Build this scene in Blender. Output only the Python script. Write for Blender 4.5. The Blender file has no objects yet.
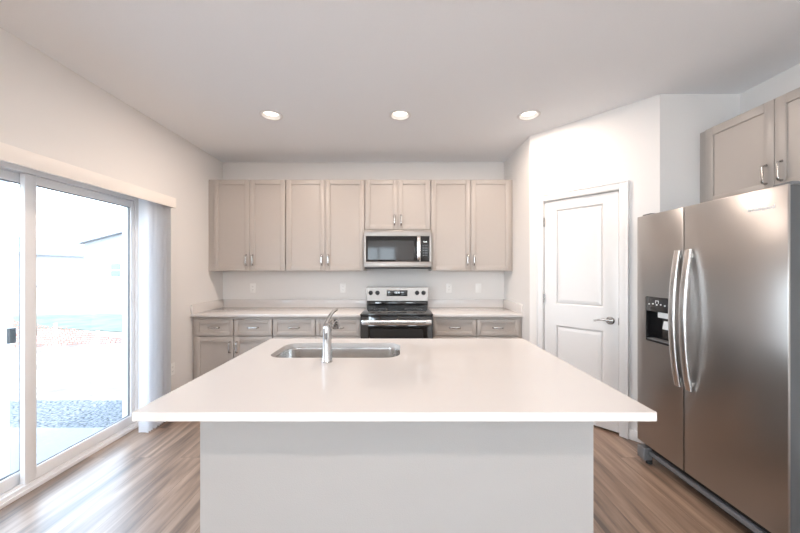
import bpy, bmesh, math, random
from mathutils import Vector, Matrix
random.seed(7)
sc = bpy.context.scene
col = sc.collection

# ------------------------------------------------------------------ camera, world, light, exposure
F = 331.0                      # focal length in pixels of the 800 px wide frame
CZ = 1.38                      # eye height
cd = bpy.data.cameras.new('camera')
cd.sensor_width = 36.0
cd.lens = F * 36.0 / 800.0
cd.shift_y = (270.3 - 266.5) / 800.0
cd.clip_start = 0.05
cam = bpy.data.objects.new('camera', cd)
cam.location = (0, 0, CZ)
cam.rotation_euler = (math.pi / 2, 0, 0)
col.objects.link(cam)
sc.camera = cam

sc.view_settings.view_transform = 'Standard'
sc.view_settings.look = 'None'
sc.view_settings.gamma = 1.0
sc.view_settings.use_curve_mapping = False
sc.view_settings.exposure = 0.56
sc.cycles.max_bounces = 10
sc.cycles.diffuse_bounces = 6
sc.cycles.glossy_bounces = 5
sc.cycles.transparent_max_bounces = 16
sc.cycles.sample_clamp_indirect = 6.0
sc.cycles.caustics_reflective = False
sc.cycles.caustics_refractive = False
sc.cycles.use_denoising = True

w = bpy.data.worlds.new('sky')
w.use_nodes = True
sc.world = w
wn = w.node_tree.nodes
wl = w.node_tree.links
bg = wn['Background']
tc = wn.new('ShaderNodeTexCoord')
sep = wn.new('ShaderNodeSeparateXYZ')
ramp = wn.new('ShaderNodeValToRGB')
wl.new(tc.outputs['Generated'], sep.inputs[0])
wl.new(sep.outputs['Z'], ramp.inputs[0])
ramp.color_ramp.elements[0].position = 0.0
ramp.color_ramp.elements[0].color = (0.82, 0.91, 1.0, 1)
ramp.color_ramp.elements[1].position = 0.7
ramp.color_ramp.elements[1].color = (0.55, 0.75, 1.0, 1)
wl.new(ramp.outputs[0], bg.inputs['Color'])
bg.inputs['Strength'].default_value = 5.5

sl = bpy.data.lights.new('sun', 'SUN')
sl.energy = 2.4
sl.angle = 0.02
sl.color = (1.0, 0.95, 0.88)
so = bpy.data.objects.new('sun', sl)
so.rotation_euler = Vector((-0.20, 0.55, -0.80)).to_track_quat('-Z', 'Y').to_euler()
col.objects.link(so)

def portal(name, loc, direction, sx, sy):
    l = bpy.data.lights.new(name, 'AREA')
    l.shape = 'RECTANGLE'; l.size = sx; l.size_y = sy
    l.cycles.is_portal = True
    o = bpy.data.objects.new(name, l)
    o.location = loc
    o.rotation_euler = Vector(direction).to_track_quat('-Z', 'Z').to_euler()
    col.objects.link(o)
LAMP_W = 11.0                  # watts of each recessed ceiling lamp
LAMP_COL = (1.0, 0.835, 0.72)

# fill light added outside an invented window, left wall behind the viewpoint
WL = (-4.1, -1.3, 0.45, 2.25)   # y0, y1, z0, z1
al = bpy.data.lights.new('window_daylight', 'AREA'); al.shape = 'RECTANGLE'; al.size = WL[1] - WL[0]; al.size_y = WL[3] - WL[2]
al.energy = 205.0; al.color = (0.82, 0.91, 1.0)
ao = bpy.data.objects.new('window_daylight', al); ao.location = (-2.50, (WL[0] + WL[1]) / 2, (WL[2] + WL[3]) / 2)
ao.rotation_euler = Vector((1, 0, 0)).to_track_quat('-Z', 'Z').to_euler(); col.objects.link(ao)
# weaker fill light added outside an invented right-hand rear window
WR = (1.25, 2.45, 0.9, 2.3)
bl_ = bpy.data.lights.new('window_daylight', 'AREA'); bl_.shape = 'RECTANGLE'; bl_.size = WR[1] - WR[0]; bl_.size_y = WR[3] - WR[2]
bl_.energy = 32.0; bl_.color = (0.88, 0.94, 1.0)
bo = bpy.data.objects.new('window_daylight', bl_); bo.location = ((WR[0] + WR[1]) / 2, -5.20, (WR[2] + WR[3]) / 2)
bo.rotation_euler = Vector((0, 1, 0)).to_track_quat('-Z', 'Z').to_euler(); col.objects.link(bo)

# ------------------------------------------------------------------ materials
def mat(name, base=(0.8, 0.8, 0.8), rough=0.5, metal=0.0, spec=0.5, **kw):
    m = bpy.data.materials.new(name)
    m.use_nodes = True
    b = m.node_tree.nodes['Principled BSDF']
    b.inputs['Base Color'].default_value = (*base, 1)
    b.inputs['Roughness'].default_value = rough
    b.inputs['Metallic'].default_value = metal
    b.inputs['Specular IOR Level'].default_value = spec
    for k, v in kw.items():
        b.inputs[k].default_value = v
    return m

def nodes(m):
    return m.node_tree.nodes, m.node_tree.links, m.node_tree.nodes['Principled BSDF']

def add_noise(m, scale=200, amount=0.04, bump=0.0, bdist=0.001, stretch=(1, 1, 1), detail=3):
    """mottle the base colour a little and optionally bump the surface"""
    n, l, b = nodes(m)
    t = n.new('ShaderNodeTexCoord'); mp = n.new('ShaderNodeMapping')
    mp.inputs['Scale'].default_value = stretch
    nz = n.new('ShaderNodeTexNoise'); nz.inputs['Scale'].default_value = scale; nz.inputs['Detail'].default_value = detail
    l.new(t.outputs['Object'], mp.inputs[0]); l.new(mp.outputs[0], nz.inputs['Vector'])
    c = b.inputs['Base Color'].default_value[:]
    mx = n.new('ShaderNodeMix'); mx.data_type = 'RGBA'
    mx.inputs[6].default_value = tuple(max(0, v * (1 - amount)) for v in c[:3]) + (1,)
    mx.inputs[7].default_value = tuple(min(1, v * (1 + amount)) for v in c[:3]) + (1,)
    l.new(nz.outputs['Fac'], mx.inputs[0]); l.new(mx.outputs[2], b.inputs['Base Color'])
    if bump:
        bp = n.new('ShaderNodeBump'); bp.inputs['Strength'].default_value = bump; bp.inputs['Distance'].default_value = bdist
        l.new(nz.outputs['Fac'], bp.inputs['Height']); l.new(bp.outputs[0], b.inputs['Normal'])
    return m

M = {}
M['wall'] = add_noise(mat('wall_paint', (0.775, 0.755, 0.735), 0.75, spec=0.25), 160, 0.015, 0.12, 0.001)
M['ceiling'] = add_noise(mat('ceiling_paint', (0.865, 0.88, 0.90), 0.9, spec=0.1), 120, 0.02, 0.15, 0.001)
M['trim'] = add_noise(mat('white_trim_paint', (0.76, 0.755, 0.75), 0.35), 30, 0.01)
M['cabinet'] = add_noise(mat('greige_cabinet_paint', (0.43, 0.388, 0.355), 0.38), 25, 0.015)
M['quartz'] = add_noise(mat('white_quartz', (0.68, 0.65, 0.63), 0.09), 350, 0.035, detail=5)
M['knee'] = add_noise(mat('island_wall_paint', (0.42, 0.413, 0.405), 0.7, spec=0.3), 190, 0.02, 0.5, 0.0015, detail=4)
M['vinyl'] = mat('white_vinyl', (0.84, 0.83, 0.83), 0.35)
M['vane'] = mat('blind_vinyl', (0.90, 0.90, 0.91), 0.5)
def _tl():
    n, l, b = nodes(M['vane']); out = n['Material Output']
    t = n.new('ShaderNodeBsdfTranslucent'); t.inputs[0].default_value = (0.94, 0.95, 0.97, 1)
    mx = n.new('ShaderNodeMixShader'); mx.inputs[0].default_value = 0.45
    l.new(b.outputs[0], mx.inputs[1]); l.new(t.outputs[0], mx.inputs[2]); l.new(mx.outputs[0], out.inputs[0])
_tl()
M['valance'] = mat('valance_vinyl', (0.86, 0.81, 0.76), 0.5)
M['nickel'] = mat('satin_nickel', (0.48, 0.465, 0.45), 0.22, 1.0)
M['chrome'] = mat('polished_chrome', (0.50, 0.50, 0.50), 0.10, 1.0)
M['black'] = mat('black_enamel', (0.012, 0.012, 0.013), 0.25)
M['blackglass'] = mat('black_glass', (0.008, 0.008, 0.009), 0.05, spec=0.7)
M['window_glass'] = mat('grey_oven_glass', (0.03, 0.03, 0.031), 0.06, spec=0.6)
M['rubber'] = mat('black_plastic', (0.02, 0.02, 0.02), 0.5)
M['greyplastic'] = mat('grey_plastic', (0.15, 0.153, 0.16), 0.4)
M['sidegrey'] = mat('grey_painted_steel', (0.075, 0.08, 0.085), 0.3)
M['outlet'] = mat('outlet_plastic', (0.88, 0.87, 0.85), 0.35)
M['darkslot'] = mat('dark_slot', (0.03, 0.03, 0.03), 0.6)
M['glyph'] = mat('pale_lettering', (0.75, 0.78, 0.80), 0.4)
M['concrete'] = add_noise(mat('concrete', (0.239, 0.239, 0.239), 0.9), 40, 0.08)
M['siding'] = add_noise(mat('house_siding', (0.376, 0.391, 0.418), 0.8), 5, 0.02)
M['siding2'] = add_noise(mat('white_house_siding', (0.471, 0.481, 0.492), 0.8), 5, 0.02)
M['shingle'] = add_noise(mat('roof_shingle', (0.314, 0.325, 0.346), 0.9), 8, 0.08)
M['houseglass'] = mat('house_window_glass', (0.16, 0.19, 0.23), 0.15)
M['bin_white'] = mat('white_plastic', (0.8, 0.8, 0.8), 0.4)

def brushed(name, base, rough, axis_scale, aniso=0.0):
    m = mat(name, base, rough, 1.0)
    n, l, b = nodes(m)
    t = n.new('ShaderNodeTexCoord'); mp = n.new('ShaderNodeMapping'); mp.inputs['Scale'].default_value = axis_scale
    nz = n.new('ShaderNodeTexNoise'); nz.inputs['Scale'].default_value = 1.0; nz.inputs['Detail'].default_value = 4
    l.new(t.outputs['Object'], mp.inputs[0]); l.new(mp.outputs[0], nz.inputs['Vector'])
    mr = n.new('ShaderNodeMapRange'); mr.inputs[3].default_value = rough - 0.015; mr.inputs[4].default_value = rough + 0.015
    l.new(nz.outputs['Fac'], mr.inputs[0]); l.new(mr.outputs[0], b.inputs['Roughness'])
    b.inputs['Anisotropic'].default_value = aniso
    if aniso:
        tg = n.new('ShaderNodeTangent'); tg.direction_type = 'RADIAL'; tg.axis = 'Z'
        l.new(tg.outputs[0], b.inputs['Tangent'])
        b.inputs['Anisotropic Rotation'].default_value = 0.0
    return m
M['steel'] = brushed('brushed_stainless', (0.44, 0.42, 0.405), 0.30, (3, 3, 400), 0.35)
M['steel_h'] = brushed('stainless_trim', (0.34, 0.315, 0.295), 0.36, (4, 4, 500))
M['sinksteel'] = brushed('sink_stainless', (0.60, 0.58, 0.56), 0.22, (300, 300, 4))
M['handle'] = brushed('satin_handle', (0.74, 0.73, 0.72), 0.25, (300, 300, 3))

def glass_mat():
    m = bpy.data.materials.new('window_glass'); m.use_nodes = True
    n, l = m.node_tree.nodes, m.node_tree.links
    n.clear()
    out = n.new('ShaderNodeOutputMaterial'); tr = n.new('ShaderNodeBsdfTransparent'); gl = n.new('ShaderNodeBsdfGlossy')
    tr.inputs[0].default_value = (0.97, 0.99, 0.99, 1); gl.inputs['Roughness'].default_value = 0.02
    fr = n.new('ShaderNodeFresnel'); fr.inputs[0].default_value = 1.45
    mx = n.new('ShaderNodeMixShader')
    ml = n.new('ShaderNodeMath'); ml.operation = 'MULTIPLY'; ml.inputs[1].default_value = 1.0
    ge = n.new('ShaderNodeNewGeometry'); iv = n.new('ShaderNodeMath'); iv.operation = 'SUBTRACT'; iv.inputs[0].default_value = 1.0
    m2 = n.new('ShaderNodeMath'); m2.operation = 'MULTIPLY'
    l.new(ge.outputs['Backfacing'], iv.inputs[1]); l.new(iv.outputs[0], m2.inputs[1])
    l.new(fr.outputs[0], ml.inputs[0]); l.new(ml.outputs[0], m2.inputs[0]); l.new(m2.outputs[0], mx.inputs[0])
    l.new(tr.outputs[0], mx.inputs[1]); l.new(gl.outputs[0], mx.inputs[2]); l.new(mx.outputs[0], out.inputs[0])
    return m
M['glass'] = glass_mat()

def emit(name, c, s):
    m = bpy.data.materials.new(name); m.use_nodes = True
    b = m.node_tree.nodes['Principled BSDF']
    b.inputs['Base Color'].default_value = (0.8, 0.8, 0.8, 1)
    b.inputs['Emission Color'].default_value = (*c, 1); b.inputs['Emission Strength'].default_value = s
    return m
M['lens'] = emit('lamp_lens', (1.0, 0.88, 0.74), 2.0)
M['digits'] = emit('lit_digits', (0.75, 0.85, 0.95), 0.55)

def floor_mat():
    m = mat('wood_plank_floor', (0.3, 0.2, 0.15), 0.33, spec=1.0)
    n, l, b = nodes(m)
    t = n.new('ShaderNodeTexCoord')
    mp = n.new('ShaderNodeMapping'); mp.inputs['Rotation'].default_value = (0, 0, math.pi / 2)
    l.new(t.outputs['Object'], mp.inputs[0])
    br = n.new('ShaderNodeTexBrick')
    br.offset = 0.37; br.offset_frequency = 2
    br.inputs['Color1'].default_value = (0, 0, 0, 1); br.inputs['Color2'].default_value = (1, 1, 1, 1)
    br.inputs['Mortar'].default_value = (0.5, 0.5, 0.5, 1)
    br.inputs['Scale'].default_value = 1.0; br.inputs['Mortar Size'].default_value = 0.0012
    br.inputs['Mortar Smooth'].default_value = 0.1
    br.inputs['Brick Width'].default_value = 1.22; br.inputs['Row Height'].default_value = 0.18
    l.new(mp.outputs[0], br.inputs['Vector'])
    # grain: noise stretched along Y, shifted per plank
    mp2 = n.new('ShaderNodeMapping'); mp2.inputs['Scale'].default_value = (15, 1.1, 1)
    l.new(t.outputs['Object'], mp2.inputs[0])
    sh = n.new('ShaderNodeVectorMath'); sh.operation = 'ADD'
    sc_ = n.new('ShaderNodeVectorMath'); sc_.operation = 'SCALE'; sc_.inputs['Scale'].default_value = 9.0
    l.new(br.outputs['Color'], sc_.inputs[0])
    l.new(mp2.outputs[0], sh.inputs[0]); l.new(sc_.outputs[0], sh.inputs[1])
    nz = n.new('ShaderNodeTexNoise'); nz.inputs['Scale'].default_value = 1.0; nz.inputs['Detail'].default_value = 6; nz.inputs['Roughness'].default_value = 0.62
    nz.inputs['Distortion'].default_value = 0.5
    l.new(sh.outputs[0], nz.inputs['Vector'])
    # cathedral figure
    mp3 = n.new('ShaderNodeMapping'); mp3.inputs['Scale'].default_value = (7.0, 0.55, 1)
    l.new(t.outputs['Object'], mp3.inputs[0])
    sh3 = n.new('ShaderNodeVectorMath'); sh3.operation = 'ADD'
    l.new(mp3.outputs[0], sh3.inputs[0]); l.new(sc_.outputs[0], sh3.inputs[1])
    nz3 = n.new('ShaderNodeTexNoise'); nz3.inputs['Scale'].default_value = 1.0; nz3.inputs['Detail'].default_value = 1.5
    l.new(sh3.outputs[0], nz3.inputs['Vector'])
    mm = n.new('ShaderNodeMath'); mm.operation = 'MULTIPLY'; mm.inputs[1].default_value = 26.0
    fr = n.new('ShaderNodeMath'); fr.operation = 'SINE'
    l.new(nz3.outputs['Fac'], mm.inputs[0]); l.new(mm.outputs[0], fr.inputs[0])
    r1 = n.new('ShaderNodeValToRGB')
    e = r1.color_ramp.elements
    e[0].position = 0.27; e[0].color = (0.080, 0.053, 0.040, 1)
    e[1].position = 0.74; e[1].color = (0.43, 0.30, 0.22, 1)
    x = e.new(0.5); x.color = (0.245, 0.162, 0.115, 1)
    s1 = n.new('ShaderNodeMath'); s1.operation = 'MULTIPLY_ADD'; s1.inputs[1].default_value = 0.05; 
    l.new(fr.outputs[0], s1.inputs[0]); l.new(nz.outputs['Fac'], s1.inputs[2])
    sepc = n.new('ShaderNodeSeparateColor'); l.new(br.outputs['Color'], sepc.inputs[0])
    s2 = n.new('ShaderNodeMath'); s2.operation = 'MULTIPLY_ADD'; s2.inputs[1].default_value = 0.26
    l.new(sepc.outputs[0], s2.inputs[0]); l.new(s1.outputs[0], s2.inputs[2])
    s3 = n.new('ShaderNodeMath'); s3.operation = 'SUBTRACT'; s3.inputs[1].default_value = 0.13
    l.new(s2.outputs[0], s3.inputs[0]); l.new(s3.outputs[0], r1.inputs[0])
    mx = n.new('ShaderNodeMix'); mx.data_type = 'RGBA'; mx.blend_type = 'MULTIPLY'
    mx.inputs[7].default_value = (0.55, 0.5, 0.46, 1)
    l.new(br.outputs['Fac'], mx.inputs[0]); l.new(r1.outputs[0], mx.inputs[6])
    l.new(mx.outputs[2], b.inputs['Base Color'])
    bp = n.new('ShaderNodeBump'); bp.inputs['Strength'].default_value = 0.12; bp.inputs['Distance'].default_value = 0.001
    l.new(nz.outputs['Fac'], bp.inputs['Height']); l.new(bp.outputs[0], b.inputs['Normal'])
    return m
M['floor'] = floor_mat()

def ground_mat(name, c1, c2, scale, bump=0.4):
    m = mat(name, c1, 0.95, spec=0.1)
    n, l, b = nodes(m)
    t = n.new('ShaderNodeTexCoord')
    nz = n.new('ShaderNodeTexNoise'); nz.inputs['Scale'].default_value = scale; nz.inputs['Detail'].default_value = 6
    rp = n.new('ShaderNodeValToRGB'); rp.color_ramp.elements[0].position = 0.35; rp.color_ramp.elements[0].color = (*c1, 1)
    rp.color_ramp.elements[1].position = 0.65; rp.color_ramp.elements[1].color = (*c2, 1)
    l.new(t.outputs['Object'], nz.inputs['Vector']); l.new(nz.outputs['Fac'], rp.inputs[0]); l.new(rp.outputs[0], b.inputs['Base Color'])
    bp = n.new('ShaderNodeBump'); bp.inputs['Strength'].default_value = bump; bp.inputs['Distance'].default_value = 0.03
    l.new(nz.outputs['Fac'], bp.inputs['Height']); l.new(bp.outputs[0], b.inputs['Normal'])
    return m
M['dirt'] = ground_mat('bare_dirt', (0.185, 0.145, 0.120), (0.34, 0.29, 0.26), 5.0)
M['gravel'] = ground_mat('grey_gravel', (0.055, 0.055, 0.06), (0.26, 0.26, 0.27), 38, 0.8)
M['grass'] = ground_mat('pale_grass', (0.115, 0.13, 0.105), (0.165, 0.18, 0.15), 2.5)

def net_mat():
    m = mat('orange_netting', (0.46, 0.20, 0.15), 0.6)
    n, l, b = nodes(m)
    t = n.new('ShaderNodeTexCoord')
    ck = n.new('ShaderNodeTexBrick'); ck.offset = 0.5
    ck.inputs['Scale'].default_value = 1.0; ck.inputs['Brick Width'].default_value = 0.07; ck.inputs['Row Height'].default_value = 0.045
    ck.inputs['Mortar Size'].default_value = 0.008
    l.new(t.outputs['UV'], ck.inputs['Vector'])
    l.new(ck.outputs['Fac'], b.inputs['Alpha'])
    return m
M['net'] = net_mat()

# ------------------------------------------------------------------ mesh helpers
class MB:
    def __init__(self):
        self.bm = bmesh.new()
    def box(self, x0, x1, y0, y1, z0, z1, bevel=0.0, seg=2):
        t = bmesh.new()
        bmesh.ops.create_cube(t, size=1.0)
        for v in t.verts:
            v.co = Vector(((x0 + x1) / 2 + v.co.x * (x1 - x0), (y0 + y1) / 2 + v.co.y * (y1 - y0), (z0 + z1) / 2 + v.co.z * (z1 - z0)))
        if bevel > 0:
            bmesh.ops.bevel(t, geom=t.edges[:], offset=bevel, segments=seg, affect='EDGES', profile=0.5)
        self._join(t); return self
    def _join(self, t, mtx=None):
        if mtx is not None:
            bmesh.ops.transform(t, matrix=mtx, verts=t.verts[:])
        me = bpy.data.meshes.new('tmp'); t.to_mesh(me); t.free()
        self.bm.from_mesh(me); bpy.data.meshes.remove(me)
    def cyl(self, p0, p1, r0, r1=None, n=24, caps=True):
        r1 = r0 if r1 is None else r1
        p0, p1 = Vector(p0), Vector(p1); d = p1 - p0
        t = bmesh.new()
        bmesh.ops.create_cone(t, cap_ends=caps, segments=n, radius1=r0, radius2=r1, depth=d.length)
        q = d.to_track_quat('Z', 'Y').to_matrix().to_4x4()
        self._join(t, Matrix.Translation((p0 + p1) / 2) @ q); return self
    def lathe(self, prof, origin=(0, 0, 0), axis=(0, 0, 1), n=32):
        """prof: list of (radius, height)"""
        t = bmesh.new(); rings = []
        for r, h in prof:
            if r < 1e-6:
                rings.append([t.verts.new((0, 0, h))])
            else:
                rings.append([t.verts.new((r * math.cos(2 * math.pi * k / n), r * math.sin(2 * math.pi * k / n), h)) for k in range(n)])
        for a, b in zip(rings, rings[1:]):
            for k in range(n):
                k2 = (k + 1) % n
                if len(a) == 1 and len(b) == 1: continue
                if len(a) == 1: t.faces.new((a[0], b[k2], b[k]))
                elif len(b) == 1: t.faces.new((a[k], a[k2], b[0]))
                else: t.faces.new((a[k], a[k2], b[k2], b[k]))
        q = Vector(axis).to_track_quat('Z', 'Y').to_matrix().to_4x4()
        self._join(t, Matrix.Translation(origin) @ q); return self
    def sweep(self, pts, radii, n=16, flat=None, closed_ends=True, side=None):
        """tube through pts; radii float or list of (ru, rv); side: fixed vector giving the u axis"""
        pts = [Vector(p) for p in pts]
        t = bmesh.new(); rings = []
        up = Vector(side) if side else Vector((0, 0, 1))
        for i, p in enumerate(pts):
            d = (pts[min(i + 1, len(pts) - 1)] - pts[max(i - 1, 0)]).normalized()
            u = up - d * up.dot(d)
            if u.length < 1e-4: u = Vector((1, 0, 0)) - d * d.x
            u.normalize(); v = d.cross(u)
            r = radii[i] if isinstance(radii, list) else radii
            ru, rv = r if isinstance(r, tuple) else (r, r)
            ring = []
            for k in range(n):
                a = 2 * math.pi * k / n
                c, s = math.cos(a), math.sin(a)
                if flat:
                    c = math.copysign(abs(c) ** flat, c); s = math.copysign(abs(s) ** flat, s)
                ring.append(t.verts.new(p + u * c * ru + v * s * rv))
            rings.append(ring)
        for a, b in zip(rings, rings[1:]):
            for k in range(n):
                t.faces.new((a[k], a[(k + 1) % n], b[(k + 1) % n], b[k]))
        if closed_ends:
            t.faces.new(rings[0]); t.faces.new(rings[-1])
        bmesh.ops.recalc_face_normals(t, faces=t.faces[:])
        self._join(t); return self
    def prism(self, poly, h0, h1, plane='xy'):
        t = bmesh.new()
        def P(a, b, h):
            return {'xy': (a, b, h), 'xz': (a, h, b), 'yz': (h, a, b)}[plane]
        lo = [t.verts.new(P(a, b, h0)) for a, b in poly]
        hi = [t.verts.new(P(a, b, h1)) for a, b in poly]
        t.faces.new(lo); t.faces.new(hi)
        for k in range(len(poly)):
            k2 = (k + 1) % len(poly)
            t.faces.new((lo[k], lo[k2], hi[k2], hi[k]))
        bmesh.ops.recalc_face_normals(t, faces=t.faces[:])
        self._join(t); return self
    def build(self, name, material, parent=None, angle=25, recalc=True):
        if recalc:
            bmesh.ops.recalc_face_normals(self.bm, faces=self.bm.faces[:])
        me = bpy.data.meshes.new(name)
        self.bm.to_mesh(me); self.bm.free()
        me.materials.append(material)
        for p in me.polygons: p.use_smooth = True
        me.set_sharp_from_angle(angle=math.radians(angle))
        o = bpy.data.objects.new(name, me); col.objects.link(o)
        if parent is not None: o.parent = parent
        return o

def B(x0, x1, y0, y1, z0, z1, bevel=0.0):
    return MB().box(x0, x1, y0, y1, z0, z1, bevel)

def rrect(x0, x1, y0, y1, r, n=8):
    pts = []
    for cx, cy, a0 in ((x1 - r, y1 - r, 0), (x0 + r, y1 - r, 90), (x0 + r, y0 + r, 180), (x1 - r, y0 + r, 270)):
        for k in range(n + 1):
            a = math.radians(a0 + 90 * k / n)
            pts.append((cx + r * math.cos(a), cy + r * math.sin(a)))
    return pts

def cut(o, cutter_mb):
    c = cutter_mb.build('cutter', o.data.materials[0], o.parent)
    bpy.context.view_layer.update()
    md = o.modifiers.new('cut', 'BOOLEAN'); md.operation = 'DIFFERENCE'; md.object = c; md.solver = 'EXACT'
    dg = bpy.context.evaluated_depsgraph_get(); dg.update()
    me = bpy.data.meshes.new_from_object(o.evaluated_get(dg))
    o.modifiers.remove(md)
    old = o.data; mt = old.materials[0]; o.data = me; me.name = o.name
    me.materials.clear(); me.materials.append(mt)
    for p in me.polygons: p.material_index = 0
    bpy.data.meshes.remove(old)
    cm = c.data; bpy.data.objects.remove(c); bpy.data.meshes.remove(cm)
    for p in me.polygons: p.use_smooth = True
    me.set_sharp_from_angle(angle=math.radians(25))
    return o

def thing(name, label, cat, loc=(0, 0, 0), rz=0, group=None):
    o = bpy.data.objects.new(name, None); col.objects.link(o)
    o.empty_display_size = 0.1
    o.location = loc; o.rotation_euler = (0, 0, rz)
    o['label'] = label; o['category'] = cat
    if group: o['group'] = group
    return o
def tag(o, label, cat, group=None, kind=None):
    o['label'] = label; o['category'] = cat
    if group: o['group'] = group
    if kind: o['kind'] = kind
    return o
def structure(o, label=None):
    o['kind'] = 'structure'
    if label: o['label'] = label
    return o
def copy_tree(o, parent=None):
    c = o.copy(); col.objects.link(c)
    c.parent = parent
    for ch in list(o.children): copy_tree(ch, c)
    return c

# ------------------------------------------------------------------ dimensions
XL, XR = -2.238, 2.63          # left wall, right wall
D = 4.18                       # back wall
H = 2.743                      # ceiling
YB = -5.0                      # rear wall
P1 = Vector((1.315, 3.36)); P2 = Vector((2.01, 2.56))   # pantry wall corners
T = 0.15

# ------------------------------------------------------------------ room shell
structure(B(XL - 0.24, XR + T, YB - T, D + T, -0.12, 0.0).build('floor', M['floor']), 'wood-look plank floor')
lamp_spots = [(-1.13, 2.905), (0, 2.905), (1.13, 2.905), (-1.13, -0.95), (0, -0.95), (1.13, -0.95),
              (-1.13, -3.4), (0.2, -3.4), (1.5, -3.4)]  # rearmost row is invented, out of view, for light and reflections
ceil = B(XL - 0.24, XR + T, YB - T, D + T, H, H + 0.16).build('ceiling', M['ceiling'])
cm_ = MB()
for x, y in lamp_spots:
    cm_.cyl((x, y, H - 0.02), (x, y, H + 0.07), 0.079, n=48)
cut(ceil, cm_); structure(ceil, 'flat grey-white ceiling')

DY0, DY1, DZ = 1.12, 2.93, 2.03      # patio door opening
wl_ = MB()
wl_.box(XL - 0.22, XL, DY1, D + T, 0, H).box(XL - 0.22, XL, WL[1], DY0, 0, H).box(XL - 0.22, XL, YB - T, WL[0], 0, H).box(XL - 0.22, XL, WL[0], WL[1], 0, WL[2]).box(XL - 0.22, XL, WL[0], WL[1], WL[3], H).box(XL - 0.22, XL, DY0, DY1, DZ, H)
structure(wl_.build('wall_left', M['wall']), 'pale wall with the sliding glass door')
structure(B(XL, P1.x + T, D, D + T, 0, H).build('wall_back', M['wall']), 'pale wall behind the cabinets')
structure(B(P1.x, P1.x + 0.11, P1.y, D, 0, H).build('wall_niche', M['wall']), 'short wall at the right end of the worktop')
# pantry wall, in its own frame: local X runs along the wall, local -Y faces the room
ang = math.atan2(P2.y - P1.y, P2.x - P1.x)
L = (P2 - P1).length
wp = MB()
DA, DB, DH = 0.149, 0.787, 2.05
wp.box(0, DA - 0.015, 0, 0.11, 0, H).box(DB + 0.015, L, 0, 0.11, 0, H).box(DA - 0.015, DB + 0.015, 0, 0.11, DH + 0.015, H)
o = structure(wp.build('wall_pantry', M['wall']), 'angled wall with the white door')
o.location = (P1.x, P1.y, 0); o.rotation_euler = (0, 0, ang)
# dark closet behind the pantry door
structure(B(P2.x, XR + T, P2.y, P2.y + 0.11, 0, H).build('wall_alcove', M['wall']), 'short wall behind the refrigerator')
structure(B(XR, XR + T, YB - T, P2.y, 0, H).build('wall_right', M['wall']), 'wall behind the refrigerator side')
structure(MB().box(XR, XR + T, P2.y + 0.11, D + T, 0, H).box(P1.x + T, XR + T, D, D + T, 0, H).build('wall_closet', M['wall']), 'pantry closet walls')
WIN = [(-1.5, -0.15), (1.25, 2.45)]  # second opening is added, unseen, to let in the rear fill light
WZ0, WZ1 = 0.9, 2.3
wr = MB().box(XL, XR, YB - T, YB, WZ1, H).box(XL, XR, YB - T, YB, 0, WZ0)
wr.box(XL, WIN[0][0], YB - T, YB, WZ0, WZ1).box(WIN[0][1], WIN[1][0], YB - T, YB, WZ0, WZ1).box(WIN[1][1], XR, YB - T, YB, WZ0, WZ1)
structure(wr.build('wall_rear', M['wall']), 'wall behind the viewpoint')
for i, (a, b) in enumerate(WIN):
    e = bpy.data.objects.new('window_%d' % (1 if i == 0 else 3), None); col.objects.link(e); structure(e, 'window in the rear wall')
    f = MB()
    y0, y1 = YB - 0.11, YB - 0.04
    f.box(a, b, y0, y1, WZ0, WZ0 + 0.06).box(a, b, y0, y1, WZ1 - 0.06, WZ1).box(a, a + 0.06, y0, y1, WZ0 + 0.06, WZ1 - 0.06).box(b - 0.06, b, y0, y1, WZ0 + 0.06, WZ1 - 0.06)
    f.box((a + b) / 2 - 0.035, (a + b) / 2 + 0.035, y0, y1, WZ0 + 0.06, WZ1 - 0.06)
    f.build('window_frame', M['vinyl'], e)
    B(a + 0.05, b - 0.05, YB - 0.08, YB - 0.074, WZ0 + 0.05, WZ1 - 0.05).build('glass', M['glass'], e)
    if i == 0: portal('daylight_portal', ((a + b) / 2, YB - T - 0.02, (WZ0 + WZ1) / 2), (0, 1, 0), b - a, WZ1 - WZ0)
e = bpy.data.objects.new('window_2', None); col.objects.link(e); structure(e, 'wide window in the left wall behind the viewpoint')  # window added out of view to carry the left fill light
f = MB(); x0, x1 = XL - 0.16, XL - 0.10
f.box(x0, x1, WL[0], WL[1], WL[2], WL[2] + 0.06).box(x0, x1, WL[0], WL[1], WL[3] - 0.06, WL[3])
for yy in (WL[0] + 0.03, (WL[0] * 2 + WL[1]) / 3, (WL[0] + WL[1] * 2) / 3, WL[1] - 0.03): f.box(x0, x1, yy - 0.03, yy + 0.03, WL[2] + 0.06, WL[3] - 0.06)
f.build('window_frame', M['vinyl'], e)
B(x0 + 0.025, x0 + 0.03, WL[0] + 0.05, WL[1] - 0.05, WL[2] + 0.05, WL[3] - 0.05).build('glass', M['glass'], e)
portal('daylight_portal', (XL - 0.23, (DY0 + DY1) / 2, DZ / 2), (1, 0, 0), DY1 - DY0, DZ)

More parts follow.
